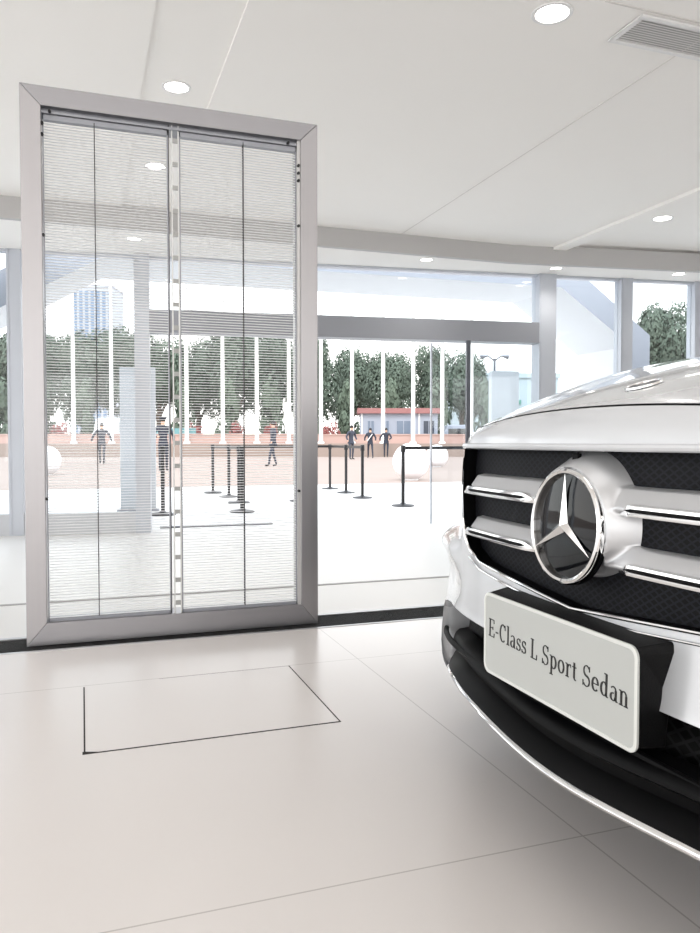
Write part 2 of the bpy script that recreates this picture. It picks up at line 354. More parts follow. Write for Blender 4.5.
b = MB().box(x0+FW, x1-FW, -.045, .04, zi1-.02, zi1-.012).box(x0+FW, x1-FW, -.03, .03, zi1-.012, zi1)
b.build('top_rail', M_alu, t)
MB().box(x1-FW-.012, x1-FW, -.05, .02, zi0, zi1).build('edge_bracket', mat('bracket_light', srgb(196, 195, 194), rough=.4, metal=.3), t)
for (kx, kz) in ((x0+FW+.004, 1.5), (x0+FW+.004, .54), (x1-FW-.008, .55), (x1-FW-.008, 1.62), (x0+FW+.004, 1.86), (x0+FW+.004, 1.9), (x1-FW-.008, 1.86), (x1-FW-.008, 1.83), (x1-FW-.008, 1.80), (x0+FW+.03, 1.945), (x1-FW-.05, 1.945)):
    MB().lathe([(.0001, -.060), (.005, -.059), (.006, -.05), (.004, -.04), (.0001, -.04)], 'y', 12, (kx, 0, kz)).build('screw_knob', M_black, t, smooth=True)

# ------------------------------------------------------------ the car
M_paint = mat('pearl_white_paint', srgb(204, 206, 209), rough=.26, metal=.3, coat=1, noise=.01, scale=800)
M_chrome = mat('chrome', srgb(232, 232, 232), rough=.06, metal=1)
M_silver = mat('satin_silver', srgb(194, 195, 197), rough=.30, metal=.55)
M_gloss = mat('gloss_black', srgb(5, 6, 8), rough=.04, spec=.3)
M_cblack = mat('car_black_plastic', srgb(8, 8, 9), rough=.5, spec=.08)
M_mesh = diamondmat('grille_mesh', (.002, .002, .003), (.009, .010, .014), .0115, .0016, .6)
M_mesh2 = diamondmat('intake_mesh', (.002, .002, .002), (.012, .012, .013), .020, .0025, .6)
M_cglass = mat('car_window_glass', srgb(20, 24, 28), rough=.03, coat=1)
M_tyre = mat('tyre_rubber', srgb(26, 26, 27), rough=.8)
M_rim = mat('alloy_rim', srgb(190, 190, 192), rough=.25, metal=.9)
car = thing('car', 'pearl white sedan with large round star badge in a black mesh grille', 'car', (.70, 1.02, 0))
W0 = .926
XN = [(.12, .03), (.2, .004), (.24, .0), (.30, .008), (.4, .022), (.5, .030), (.6, .032), (.7, .036), (.74, .040), (.80, .06)]
CS = [(.1, .10), (.40, .10), (.50, .07), (.60, .045), (.8, .04)]
def Wz(z): return interp([(.12, .89), (.3, .915), (.5, .926), (.7, .918), (.8, .90), (1.0, .86)], z)
def S(y, z, off=0):
    W = Wz(z); u = min(1, abs(y)/W)
    e = max(0, abs(y)-.432); return interp(XN, z)+pchip(CS, z)*y*y+sm((z-.50)/.12)*(.48*e+.35*e*e)+.36*(1-math.sqrt(max(0, 1-u**3)))+off
def patch(name, ys, zlo, zhi, m, nz=10, off=0, par=car, smooth=True, solid=0):
    P = []
    for y in ys:
        a, c = zlo(y), zhi(y); P.append([(S(y, a+(c-a)*j/nz, off), y, a+(c-a)*j/nz) for j in range(nz+1)])
    b = MB().grid(P); return b, (b.build(name, m, par, smooth=smooth, solid=solid) if name else None)
def yl(a, b, n): return [a+(b-a)*i/n for i in range(n+1)]
def zt(y): return .737+.05*sm((abs(y)-.42)/.45)             # top edge of the nose, hood starts here
def ya_full(n=90):                                            # dense towards the corners
    return [math.sin(PI/2*(-1+2*i/n))*W0*.9995 for i in range(n+1)]
GL = [(0, .487), (.2, .503), (.318, .512), (.377, .530), (.40, .552), (.415, .59), (.425, .65), (.427, .70), (.430, .738)]
def zG(y): return interp(GL, abs(y))
IN = [(0, .392), (.55, .385), (.62, .374), (.66, .35), (.695, .27), (.735, .17), (.76, .14)]
def zI(y): return interp(IN, abs(y))
# bumper skin
ys = sorted(set([round(v, 5) for v in ya_full(70)]+[s*v for s in (1, -1) for v in (.2, .318, .345, .377, .39, .40, .408, .415, .42, .425, .427, .430, .64, .66, .685, .70, .715, .735, .75, .76)]))
def zU(y): return zG(y) if abs(y) < .430 else zt(y)
P = []; nz = 22
for y in ys:
    y = max(-W0*.9995, min(W0*.9995, y)); a, c = zI(y), zU(y); row = []
    for j in range(nz+1):
        z = a+(c-a)*j/nz; yy = math.copysign(min(abs(y), 1)*Wz(z)/W0, y) if abs(y) > .76 else y*(1+(Wz(z)/W0-1)*max(0, (abs(y)-.43)/.33))
        o = 0
        # sculpted crease running down beside the grille
        o -= .012*math.exp(-((z-.50-(abs(y)-.5)*.1)/.035)**2)*sm((abs(y)-.42)/.12)
        o += .022*math.exp(-((abs(y)-.60)/.10)**2)*math.exp(-((z-.45)/.05)**2)
        row.append((S(yy, z, o), yy, z))
    P.append(row)
bump = MB().grid(P).build('bumper', M_paint, car, smooth=True, angle=60)
# corner fin edges of the intake: the skin turns inwards
for s in (1, -1):
    P = []
    for y in yl(.60, .76, 16):
        z = zI(y); P.append([(S(y, z, -.001), s*y, z), (S(y, z, .006), s*(y-.004), z-.003), (S(y, z, .03), s*(y-.016), z-.002), (S(y, z, .075), s*(y-.03), z)])
    MB().grid(P).build('intake_fin', M_paint, car, smooth=True)
# hood, nose strip, fenders
RISE = [(0, 0), (.006, .03), (.016, .054), (.032, .070), (.07, .086), (.15, .112), (.30, .150), (.56, .205), (.96, .262), (1.3, .290), (1.75, .31)]
def hz(y, q):
    a = abs(y); k = 1-.50*sm((a-.40)/.50)
    z = zt(y)+pchip(RISE, q)*k-.14*min(a, .45)**2*math.exp(-(q/.22)**2)*min(1, q/.02)
    z += .010*math.exp(-((a-.46-.05*q)/.05)**2)*min(1, q/.2)-.012*math.exp(-((a-.60)/.09)**2)*min(1, q/.2)
    z -= .008*sm((a-.25)/.2)*math.exp(-((q-.2)/.16)**2)
    z -= .035*sm((a-.80)/.126)**2*min(1, q/.08)
    return z
def topsurf(name, ys, qs, m, par=car, off=0):
    P = []
    for y in ys:
        x0_ = S(y*Wz(zt(y))/W0 if abs(y) > .5 else y, zt(y)); row = []
        for q in qs:
            xx = x0_+q; row.append((xx, y*(Wz(zt(y))/W0 if abs(y) > .5 else 1)*1.0, hz(y, q)+off))
        P.append(row)
    return MB().grid(P).build(name, m, par, smooth=True, angle=70)
qn = [0, .003, .006, .010, .016, .022, .028]
part_label(topsurf('nose_panel', ya_full(80), qn, M_paint), 'painted strip between grille and hood')
MB().tube([(S(y, .742)-.001, y, .7415) for y in yl(-.432, .432, 50)], .0062, 10).build('nose_lip', M_paint, car, smooth=True)
qh = [.0325, .038, .045, .055, .07, .09, .115, .15, .2, .26, .32, .4, .5, .62, .75, .9, 1.05, 1.2, 1.3]
topsurf('hood', yl(-.72, .72, 72), qh, M_paint)
for s in (1, -1):
    topsurf('fender_top', [s*v for v in (.7245, .74, .76, .78, .80, .82, .84, .86, .88, .895, .908, .916, .9255)], qh, M_paint)
topsurf('hood_gap', yl(-.9, .9, 60), [.024]+qh, M_gap, off=-.012)
# sides: x runs from the corner to the tail, with the two wheel arches cut out
XE = 4.86
def arch(x):
    for c in (.85, 3.93):
        if abs(x-c) < .37: return max(.17, .335+math.sqrt(.37**2-(x-c)**2)*1.0)
    return .17
def side_top(x): return interp([(.3, .76), (.6, .80), (1.0, .86), (1.4, .905), (2.0, .93), (3.5, .95), (4.2, .965), (4.86, .93)], x)
xs = sorted(set([round(.42+i*(XE-.42)/70, 4) for i in range(71)]+[c+d for c in (.85, 3.93) for d in (-.37, -.369, -.36, -.34, -.3, -.25, -.18, -.1, 0, .1, .18, .25, .3, .34, .36, .369, .37)]))
for s in (1, -1):
    P = []
    for x in xs:
        a = arch(x); c = hz(.9255, max(0, x-.62)) if x < 1.4 else side_top(x); row = []
        for j in range(13):
            z = a+(c-a)*j/12; W = Wz(z)-.04*sm((x-4.2)/.66)
            xc = S(W0, .12+(z-.12)) if x < 1 else x
            xx = x if x > .8 else x+(S(Wz(z)*.9995, z)-.42)*(1-sm((x-.42)/.36))
            row.append((xx, s*W, z))
        P.append(row)
    MB().grid(P).build('side_panel', M_paint, car, smooth=True)
    for c in (.85, 3.93):
        b = MB().lathe([(.37, .60), (.37, .92)] if s > 0 else [(.37, -.92), (.37, -.60)], 'y', 40, (c, 0, .335))
        b.v = [(x, y, max(z, .18)) for x, y, z in b.v]; b.build('wheel_arch_liner', M_cblack, car, smooth=True)
    # headlamp on the corner
    zl = lambda y: interp([(.45, .66), (.55, .625), (.75, .635), (.9, .70)], abs(y)); zh = lambda y: interp([(.45, .715), (.6, .745), (.8, .765), (.9, .755)], abs(y))
    _, hl = patch('headlamp', [s*v for v in yl(.45, .885, 20)], zl, zh, M_gloss, nz=6, off=-.004)
    b, _ = patch(None, [s*v for v in yl(.48, .86, 16)], lambda y: zh(y)-.022, lambda y: zh(y)-.012, M_white, nz=2, off=-.006)
    b.build('light_strip', M_lamp and mat('daylight_strip', srgb(235, 238, 240), rough=.2), hl, smooth=True)
# tail and cabin
P = []
for z in [.2, .3, .45, .6, .75, .9, .95, .98]:
    P.append([(XE+.14*(1-(abs(y)/.87)**2.5)-.05*max(0, (z-.6))-(.08 if z < .3 else 0), y*(Wz(z)-.04)/.87*.999, z) for y in yl(-.87, .87, 24)])
MB().grid(P).build('tail', M_paint, car, smooth=True)
def cabin(x, m, n=24):
    z1 = interp([(1.25, 1.02), (1.9, 1.36), (2.5, 1.462), (3.1, 1.45), (3.8, 1.30), (4.35, 1.05)], x)
    wt = interp([(1.25, .72), (2.3, .58), (3.3, .56), (4.35, .66)], x); r = []
    for i in range(n+1):
        a = PI*i/n; ca = math.cos(a); u = math.copysign(abs(ca)**.55, ca); v = abs(math.sin(a))**.6
        base = .93; z = base+(z1-base)*v; r.append((x, -u*(.88+(wt-.88)*v), z))
    return r
xsn = yl(1.25, 4.35, 36); rows = [cabin(x, 0) for x in xsn]
MB().grid(rows).build('cabin_glass', M_cglass, car, smooth=True)
b = MB(); rr = []
for x in yl(1.95, 3.55, 20):
    r = cabin(x, 0); rr.append([(p[0], p[1], p[2]+.004) for p in r[5:20]])
b.grid(rr).build('roof', M_paint, car, smooth=True, solid=.006)
b = MB(); b.grid([[(x, y, .94-.0*x) for y in yl(-.86, .86, 8)] for x in (1.2, 1.5)]).build('cowl', M_cblack, car)
MB().grid([[(x, y, side_top(x)+.06*(1-(y/.87)**2)) for y in yl(-.87, .87, 16)] for x in yl(3.7, 4.95, 12)]).build('boot_lid', M_paint, car, smooth=True)
MB().box(.18, 4.75, -.56, .56, .17, .42).box(1.23, 3.55, -.86, .86, .17, .42).build('underbody', M_cblack, car)
for s in (1, -1):
    for c in (.85, 3.93):
        b = MB().lathe([(.24, -.11), (.30, -.115), (.328, -.10), (.335, -.07), (.335, .07), (.328, .10), (.30, .115), (.24, .11)], 'y', 48, (c, s*.79, .335))
        wh = b.build('tyre', M_tyre, car, smooth=True)
        b = MB().lathe([(.242, .11), (.236, .09), (.225, .0), (.225, -.10)], 'y', 40, (c, s*.79, .335))
        for k in range(5):
            for dlt in (-.13, .13):
                a = 2*PI*k/5+dlt; a2 = 2*PI*k/5+dlt*.6
                b.tube([(c+.05*math.cos(a2), s*.87, .335+.05*math.sin(a2)), (c+.232*math.cos(a), s*.885, .335+.232*math.sin(a))], .013, 6)
        b.lathe([(.0001, s*.095), (.06, s*.09), (.065, s*.06), (.0001, s*.06)], 'y', 20, (c, s*.79, .335)); b.build('rim', M_rim, wh, smooth=True)
# grille: mesh, chrome lower edge, louvres
zgt = lambda y: .737
gy = sorted(set([s*v for s in (1, -1) for v in (0, .05, .1, .15, .2, .25, .3, .318, .345, .377, .39, .40, .415, .425)]))
_, gm = patch('grille', gy, lambda y: zG(y)-.006, lambda y: .742, M_mesh, nz=14, off=.028)
# black return between the skin and the mesh
path = [(-y, zG(y)) for y in [.430, .427, .425, .415, .40, .377, .345, .318, .26, .2, .1, .05]]+[(y, zG(y)) for y in [0, .05, .1, .2, .26, .318, .345, .377, .40, .415, .425, .427, .430]]
P = [[(S(y, z, -.001), y, z), (S(y, z, .032), y, z)] for y, z in path]; MB().grid(P).build('grille_return', M_cblack, gm, smooth=True)
P = [[(S(y, .738, -.001), y, .738), (S(y, .738, .032), y, .738)] for y in yl(-.43, .43, 30)]; MB().grid(P).build('grille_return', M_cblack, gm, smooth=True)
low = [(y, z) for y, z in path if z < .60]
MB().tube([(S(y, z, -.002), y, z-.0005) for y, z in low], .0032, 8).build('chrome_edge', M_chrome, gm, smooth=True)
MB().tube([(S(y, z-.013, -.0035), y, z-.015) for y, z in low if abs(y) < .39], .0022, 8).build('chrome_edge', M_chrome, gm, smooth=True)
# satin housing around the star that runs out into the louvres: one smooth surface standing out of the mesh
zc = .618
LV = ((.683, .642), (.597, .558))
def lou(y, z):
    best = -.03
    for zt0, zb0 in LV:
        e = 1-sm((abs(y)-.372)/.028)*.7; zm = zb0+(zt0-zb0)*.4; zt_ = zm+(zt0-zm)*e; zb_ = zm+(zb0-zm)*e
        u = (z-zb_)/(zt_-zb_); h = .034*(.6+.4*e)
        if u < .3: v = h*(1-((.3-u)/.3)**3*1.1) if u > -.05 else -.03
        else: v = h*(1-.55*((u-.3)/.7)**1.2) if u < 1 else h*.45-(u-1)*.30
        if abs(y) > .398: v = -.03
        best = max(best, v)
    return best
def house(y, z):
    r = math.hypot(y, (z-zc)*(1.04 if z > zc else 1.02+.45*min(1, (zc-z)/.05))); hc = .045-.045*((r-.0965)/.026) if r > .0965 else .045
    rt = math.hypot(y, z-zc); hc = min(hc, .012+.033*sm((rt-.085)/.007)) if rt < .093 else hc
    hc = max(hc, -.03); a, b_ = (lou(y, z) if rt > .09 else -.03), hc; k = .0035; m_ = max(a, b_)
    return m_+k*math.log(math.exp((a-m_)/k)+math.exp((b_-m_)/k))
ysg = yl(-.402, .402, 268); zsg = yl(.486, .752, 133)
b = MB(); idx = {}; hv = [[house(y, z) for z in zsg] for y in ysg]
for i in range(len(ysg)-1):
    for j in range(len(zsg)-1):
        q = [(i, j), (i+1, j), (i+1, j+1), (i, j+1)]
        if max(hv[a][c] for a, c in q) < -.001: continue
        ids = []
        for a, c in q:
            if (a, c) not in idx:
                idx[(a, c)] = len(b.v); y, z = ysg[a], zsg[c]; b.v.append((S(y, .65, .030)-max(hv[a][c], -.008), y, z))
            ids.append(idx[(a, c)])
        b.f.append(tuple(ids)); b.mi.append(0)
hs = b.build('star_housing', M_silver, gm, smooth=True, angle=80)
for s in (1, -1):
    for zt0, zb0 in LV:
        Q = []
        for y in yl(.106, .396, 34):
            e = 1-sm((y-.372)/.024)*.6; hgt = (zt0-zb0)*.44*e; st = sm((y-.106)/.03)
            pr = [(-.003, hgt), (-.0105, hgt*.92), (-.0125, hgt*.5), (-.0105, hgt*.05), (.004, -.002)]
            Q.append([(S(y, .65)+dx+.010*(1-st)+.006*(1-e), s*y, zb0+.002+z*(.35+.65*st)) for dx, z in pr])
        lv = MB().grid(Q).build('chrome_blade', M_chrome, hs, smooth=True, solid=.002)
        ln = [(S(y, .65)-.0135, s*y, zb0+.0115) for y in yl(.130, .36, 18)]
        MB().grid([[(p[0]-.0006, p[1], p[2]+.0027*wd), (p[0]-.0014, p[1], p[2]), (p[0]-.0006, p[1], p[2]-.0027*wd)] for p, wd in zip(ln, [.1]+[1]*17+[.1])]).build('blade_slot', M_cblack, gm, smooth=True)
# star badge
bd = MB().lathe([(.0001, -.004), (.03, -.0035), (.06, -.002), (.082, .001), (.084, .006), (.0001, .008)], 'x', 64).build('star_badge', M_gloss, car, smooth=True, loc=(.017, 0, zc), rot=(0, R_(3), 0))
MB().lathe([(.0815, .0), (.083, -.006), (.0865, -.008), (.090, -.006), (.0918, -.001), (.0922, .006), (.082, .008), (.0815, 0)], 'x', 96).build('badge_ring', M_chrome, bd, smooth=True)
MB().lathe([(.0918, .003), (.0928, .004), (.0928, .010), (.0918, .010)], 'x', 96).build('badge_seal', M_cblack, bd, smooth=True)
def star(r, w, h, x0, build_name, m, par):
    vs = [(x0-h, 0, 0)]; fs = []
    for k in range(3):
        a = PI/2+k*2*PI/3; vs.append((x0-h*.35, r*math.cos(a), r*math.sin(a))); c = a+PI/3; vs.append((x0, w*math.cos(c), w*math.sin(c)))
    for i in range(6): fs.append((0, 1+i, 1+(i+1) % 6))
    n = len(vs); vs.append((x0+.001, 0, 0))
    for i in range(6): fs.append((n, 1+(i+1) % 6, 1+i))
    return MB().add(vs, fs).build(build_name, m, par)
star(.0825, .0105, .0085, -.004, 'star', M_chrome, bd)
# round hood emblem lying on the hood
qe = .115; e = MB().lathe([(.0001, .003), (.014, .003), (.026, .0012), (.0262, 0), (.0001, -.001)], 'z', 40).build('hood_emblem', mat('emblem_grey', srgb(70, 72, 78), rough=.3, metal=.5), car, smooth=True, loc=(S(0, .737)+.124, 0, hz(0, .124)+.001), rot=(0, -math.atan2(hz(0, .14)-hz(0, .11), .03), 0))
MB().lathe([(.0262, 0), (.0275, .003), (.030, .003), (.031, 0)], 'z', 40).build('emblem_ring', M_chrome, e, smooth=True)
b = MB()
for k in range(3): a = k*2*PI/3; b.add([(0, 0, .007), (-.015*math.cos(a), -.015*math.sin(a), .0045), (.003*math.cos(a+1.57), .003*math.sin(a+1.57), .0032), (-.003*math.cos(a+1.57), -.003*math.sin(a+1.57), .0032)], [(0, 2, 1), (0, 1, 3)])
b.build('emblem_star', M_chrome, e)
MB().box(-.004, .004, -.008, .008, -.006, .008).build('parking_camera', M_cblack, gm, loc=(.045, .012, .724), bevel=.002)
# lower intake, splitter and chrome lip
iy = sorted(set([s*v for s in (1, -1) for v in yl(0, .72, 24)]))
_, ik = patch('lower_intake', iy, lambda y: .19, lambda y: min(zI(y)+.012, .40), M_mesh2, nz=10, off=.075)
P = [[(S(y, zI(y), .002), y, zI(y)), (S(y, zI(y), .058), y, zI(y)+.002)] for y in iy if abs(y) < .62]; MB().grid(P).build('intake_return', M_cblack, ik, smooth=True)
LIPZ = lambda y: .228+.012*sm(abs(y)/.3)-.034*sm((abs(y)-.42)/.28)
LY = yl(-.715, .715, 60)
def lip(name, prof, m, par=car, solid=0):
    return MB().grid([[(S(y, .24, dx)-.010*(1-sm(abs(y)/.74))+.075*y*y, y, LIPZ(y)+dz) for dx, dz in prof] for y in LY]).build(name, m, par, smooth=True, solid=solid, angle=50)
lip('splitter', [(.056, .085), (.020, .080), (.010, .072), (.008, .062), (.028, .050), (.030, .034), (.004, .018), (-.003, .007)], M_cblack)
lp = lip('chrome_lip', [(-.001, .0075), (-.006, .005), (-.008, .001), (-.006, -.0035), (.002, -.0055), (.02, -.005)], M_chrome)
lip('under_tray', [(.015, -.007), (.12, -.012), (.30, -.02)], M_cblack)
MB().tube([(S(y, .30, .012), y, .318-.03*(abs(y)/.7)**2) for y in yl(-.69, .69, 50)], .0065, 8).build('intake_bar', M_cblack, ik, smooth=True)
# plate holder and plate
PX, PY0, PY1, PZ0, PZ1 = -.017, -.2085, .1955, .337, .481
fr_ = [(PY0+.004, PZ0+.006), (PY1-.004, PZ0+.006), (PY1-.004, PZ1-.002), (PY0+.004, PZ1-.002), (PY0+.004, PZ1-.012), (PY0+.004, .41)]
bk_ = [(PY0+.016, PZ0-.004), (PY1+.002, PZ0-.004), (PY1+.004, PZ1+.008), (PY0-.010, PZ1+.006), (PY0-.012, PZ1-.008), (PY0+.008, .405)]
vs = [(PX+.004, a, c) for a, c in fr_]+[(.046, a, c) for a, c in bk_]
hd = MB().add(vs, [tuple(range(6)), tuple(range(6, 12))[::-1]]+[(i, (i+1) % 6, 6+(i+1) % 6, 6+i) for i in range(6)]).build('plate_holder', mat('holder_plastic', srgb(13, 13, 14), rough=.55, bump=.15, scale=500, spec=.15), car, bevel=.004)
def rrect(w, h, r, n=6):
    o = []
    for cx_, cz_, a0 in ((w-r, h-r, 0), (-w+r, h-r, 90), (-w+r, -h+r, 180), (w-r, -h+r, 270)):
        for k in range(n+1): a = R_(a0+90*k/n); o.append((cx_+r*math.cos(a), cz_+r*math.sin(a)))
    return o
pw, ph = (PY1-PY0)/2, (PZ1-PZ0)/2; pcy, pcz = (PY0+PY1)/2, (PZ0+PZ1)/2
pt = MB().prism(rrect(pw, ph, .016), 0, .003, 'x').build('number_plate', mat('plate_grey', srgb(176, 178, 175), rough=.35), car, loc=(PX, pcy, pcz))
o_, i_ = rrect(pw, ph, .016), rrect(pw-.005, ph-.005, .012)
b = MB(); b.grid([[(-.0002, a, c) for a, c in o_], [(-.0014, a*.993, c*.985) for a, c in o_], [(-.0012, a, c) for a, c in i_], [(.0, a*.997, c*.99) for a, c in i_]], close=True)
part_label(b.build('plate_rim', mat('plate_rim_light', srgb(208, 210, 206), rough=.3), pt, smooth=True), 'raised pale rim')
# lettering: hand drawn condensed serif strokes
def arc(cx_, cy_, rx, ry, a0, a1, n=14): return [(cx_+rx*math.cos(R_(a0+(a1-a0)*i/n)), cy_+ry*math.sin(R_(a0+(a1-a0)*i/n))) for i in range(n+1)]
T, t_ = .098, .042; XH = .66
def ser(x, y, w=.14): return ([(x-w, y), (x+w, y)], .045)
def stem(x, y0_, y1_): return ([(x, y0_), (x, y1_)], T)
def bowl(cx_, rx, h, a0=0, a1=360):
    pts = arc(cx_, h/2, rx, h/2-.025, a0, a1, 26); return (pts, 'v')
GLY = {
 'E': (.60, [stem(.14, 0, 1), ([(.02, .022), (.52, .022)], .045), ([(.02, .978), (.50, .978)], .045), ([(.14, .51), (.40, .51)], .045), ([(.40, .42), (.40, .60)], .04), ([(.51, .0), (.53, .24)], .045), ([(.49, 1), (.50, .78)], .045)]),
 '-': (.32, [([(.04, .36), (.27, .36)], .07)]),
 'C': (.62, [(arc(.33, .5, .23, .475, 48, 312, 26), 'v'), ([(.53, .98), (.53, .70)], .045)]),
 'L': (.54, [stem(.14, 0, 1), ([(.02, .022), (.48, .022)], .045), ser(.14, .978, .13), ([(.47, 0), (.49, .27)], .045)]),
 'S': (.54, [(arc(.27, .74, .17, .235, 30, 255, 16)+arc(.27, .26, .19, .235, 70, -150, 16), 'h'), ([(.45, .98), (.45, .73)], .045), ([(.06, .02), (.06, .28)], .045)]),
 'l': (.29, [stem(.14, 0, 1.04), ser(.14, .022, .12), ([(.02, 1.02), (.14, 1.02)], .045)]),
 'a': (.49, [stem(.36, .04, .50), (arc(.22, .47, .14, .165, 0, 150, 12), .055), (arc(.21, .19, .135, .165, 70, 360, 18), 'v'), ([(.36, .02), (.47, .03)], .05)]),
 's': (.41, [(arc(.2, .485, .125, .15, 30, 255, 12)+arc(.2, .175, .14, .15, 70, -150, 12), 'h'), ([(.33, .65), (.33, .48)], .035), ([(.05, .01), (.05, .19)], .035)]),
 'p': (.55, [stem(.15, -.30, .64), ser(.15, -.28, .12), ([(.02, .63), (.15, .63)], .045), (arc(.29, .33, .17, .30, -150, 150, 22), 'v')]),
 'o': (.50, [bowl(.25, .18, XH)]),
 'r': (.42, [stem(.15, 0, .64), ser(.15, .022, .12), ([(.02, .63), (.15, .63)], .045), (arc(.31, .42, .13, .21, 160, 60, 8), .06), ([(.34, .56), (.39, .56)], .1)]),
 't': (.34, [stem(.15, .10, .84), ([(.02, .62), (.30, .62)], .045), (arc(.24, .13, .09, .105, 180, 310, 8), .06)]),
 'e': (.47, [(arc(.24, .33, .17, .305, 0, 318, 24), 'v'), ([(.08, .345), (.41, .345)], .04)]),
 'd': (.55, [stem(.40, .02, 1.04), ([(.27, 1.02), (.40, 1.02)], .045), ([(.40, .022), (.52, .022)], .045), (arc(.26, .33, .17, .30, 30, 330, 22), 'v')]),
 'n': (.56, [stem(.14, 0, .64), ser(.14, .022, .11), ([(.02, .63), (.14, .63)], .045), (arc(.28, .44, .13, .20, 165, 0, 12), .06), stem(.41, 0, .47), ser(.41, .022, .11)]),
 ' ': (.26, [])}
txt = 'E-Class L Sport Sedan'
tw = sum(GLY[c][0] for c in txt)+.035*(len(txt)-1); CAP = .0315; TWm = .372; sx = TWm/tw
xp = 0; wi = 0
b = MB()
def ribbon(b, pts, wd, ox):
    L, Rr = [], []
    for i, (x, y) in enumerate(pts):
        a = pts[max(0, i-1)]; c = pts[min(len(pts)-1, i+1)]; dx, dy = c[0]-a[0], c[1]-a[1]; l = math.hypot(dx, dy) or 1
        if wd == 'v': ww = t_+(T-t_)*abs(dy/l)**1.5
        elif wd == 'h': ww = t_+.01+(T*.9-t_)*abs(dx/l)**.8 if .25 < i/len(pts) < .75 else t_+.01
        else: ww = wd
        nx, ny = -dy/l*ww/2, dx/l*ww/2; L.append((x+nx, y+ny)); Rr.append((x-nx, y-ny))
    def W(p, d): return (d, TWm/2-(ox+p[0])*sx-.0, p[1]*CAP)
    rows = []
    for l, r in zip(L, Rr): rows.append([W(l, -.0009), W(r, -.0009), W(r, .0), W(l, .0)])
    b.grid(rows, close=True)
for c in txt:
    wdt, st = GLY[c]
    for pts, wd in st: ribbon(b, pts, wd, xp)
    xp += wdt+.035
part_label(b.build('plate_lettering', mat('letter_black', srgb(22, 22, 22), rough=.5), pt, loc=(0, 0, -.0095), rot=(R_(1.6), 0, 0)), 'dark serif lettering reading E-Class L Sport Sedan')

# ------------------------------------------------------------ stanchions
M_post = mat('stanchion_black', srgb(28, 27, 28), rough=.4)
SG = 'black belt barrier posts outside the glass'
def stanchion(x, y, label):
    t = thing('stanchion', label, 'barrier post', (x, y, -.2), 0, SG)
    MB().lathe([(.0001, 0), (.17, 0), (.17, .012), (.15, .024), (.05, .036), (.03, .05), (.0001, .05)], n=32).build('base', M_post, t, smooth=True)
    MB().lathe([(.026, .045), (.026, .80)], n=16).build('post', M_post, t, smooth=True)
    MB().lathe([(.0001, .80), (.034, .80), (.036, .81), (.036, .885), (.03, .897), (.0001, .90)], n=20).build('belt_head', M_post, t, smooth=True)
    return t
def belt(t, p, q):
    v = Vector((q[0]-p[0], q[1]-p[1], 0)); a = math.atan2(v.y, v.x); L = v.length
    M = Matrix.Rotation(a, 4, 'Z'); MB().box(.036, L-.036, -.0015, .0015, .835, .882, M=M).build('belt', M_post, t)
sp_ = [(.983, 10.152), (2.035, 10.234), (2.291, 11.758), (2.379, 13.096), (2.285, 14.22), (4.703, 14.65), (4.615, 13.40), (4.46, 12.1), (3.293, 11.833), (4.475, 10.405), (6.25, 10.62)]
lb = ['black barrier post nearest the tall white panel, seen through the left half of the screen', 'nearest black barrier post of the row seen through the right half of the screen', 'second nearest black barrier post of the row behind the right half of the screen', 'third black barrier post back in the row behind the right half of the screen', 'farthest and leftmost post of the row behind the right half of the screen',
      'farthest black barrier post in the row just right of the steel frame', 'middle black barrier post in the row just right of the steel frame', 'nearest black barrier post in the row just right of the steel frame', 'black barrier post mostly hidden behind the right steel upright', 'free-standing black barrier post closest to the car, with belt running right', 'barrier post at the belt end, hidden behind the car nose']
ss = [stanchion(x, y, l) for (x, y), l in zip(sp_, lb)]
for i, j in ((1, 2), (2, 3), (3, 4), (4, 5), (5, 6), (6, 7), (9, 10)): belt(ss[i], sp_[i], sp_[j])

# ------------------------------------------------------------ white ball lamps, totems
M_ball = mat('ball_white', srgb(248, 246, 248), rough=.45)
for (x, y, r, l) in ((7.715, 17.44, .46, 'big white globe nearest the free-standing barrier post'), (12.624, 26.124, .42, 'smaller white globe standing farther back beside the big one'), (-.98, 23.5, .42, 'white globe at the left edge of the screen')):
    t = thing('white_globe', l, 'globe lamp', (x, y, -.2), 0, 'white globes on the paving')
    pf = [(max(.0001, r*math.sin(PI*k/20)), r-r*math.cos(PI*k/20)*1.0) for k in range(21)]
    MB().lathe([p for p in pf if p[1] > .03*r], n=40).build('globe', M_ball, t, smooth=True)
    MB().lathe([(.0001, 0), (r*.4, 0), (r*.4, .05), (.0001, .05)], n=24).build('foot', M_white, t, smooth=True)
def totem(x, y, w_, h_, lab):
    t = thing('blank_sign_panel', lab, 'sign', (x, y, -.2), FA, 'blank white upright panels')
    MB().box(-w_/2, w_/2, -.06, .06, .03, h_).build('panel', mat('totem_white', srgb(196, 200, 205), rough=.5), t, bevel=.006)
    MB().box(-w_/2-.04, w_/2+.04, -.16, .16, 0, .03).build('base', M_alu, t)
totem(.73, 10.9, .47, 1.97, 'blank white upright panel behind the left portal column')
totem(-1.62, 10.6, .5, 2.4, 'blank white upright panel at the far left edge')
totem(5.774, 9.75, .42, 1.97, 'blank pale upright panel beside the right portal column')

# ------------------------------------------------------------ distance helper: a spot at a bearing and range
cF = Vector((math.sin(YAW), math.cos(YAW), 0)); cR = Vector((math.cos(YAW), -math.sin(YAW), 0))
def at(px, d, z=-.2): p = cF*d+cR*((px-350)/FPX*d); return Vector((p.x, p.y, z))

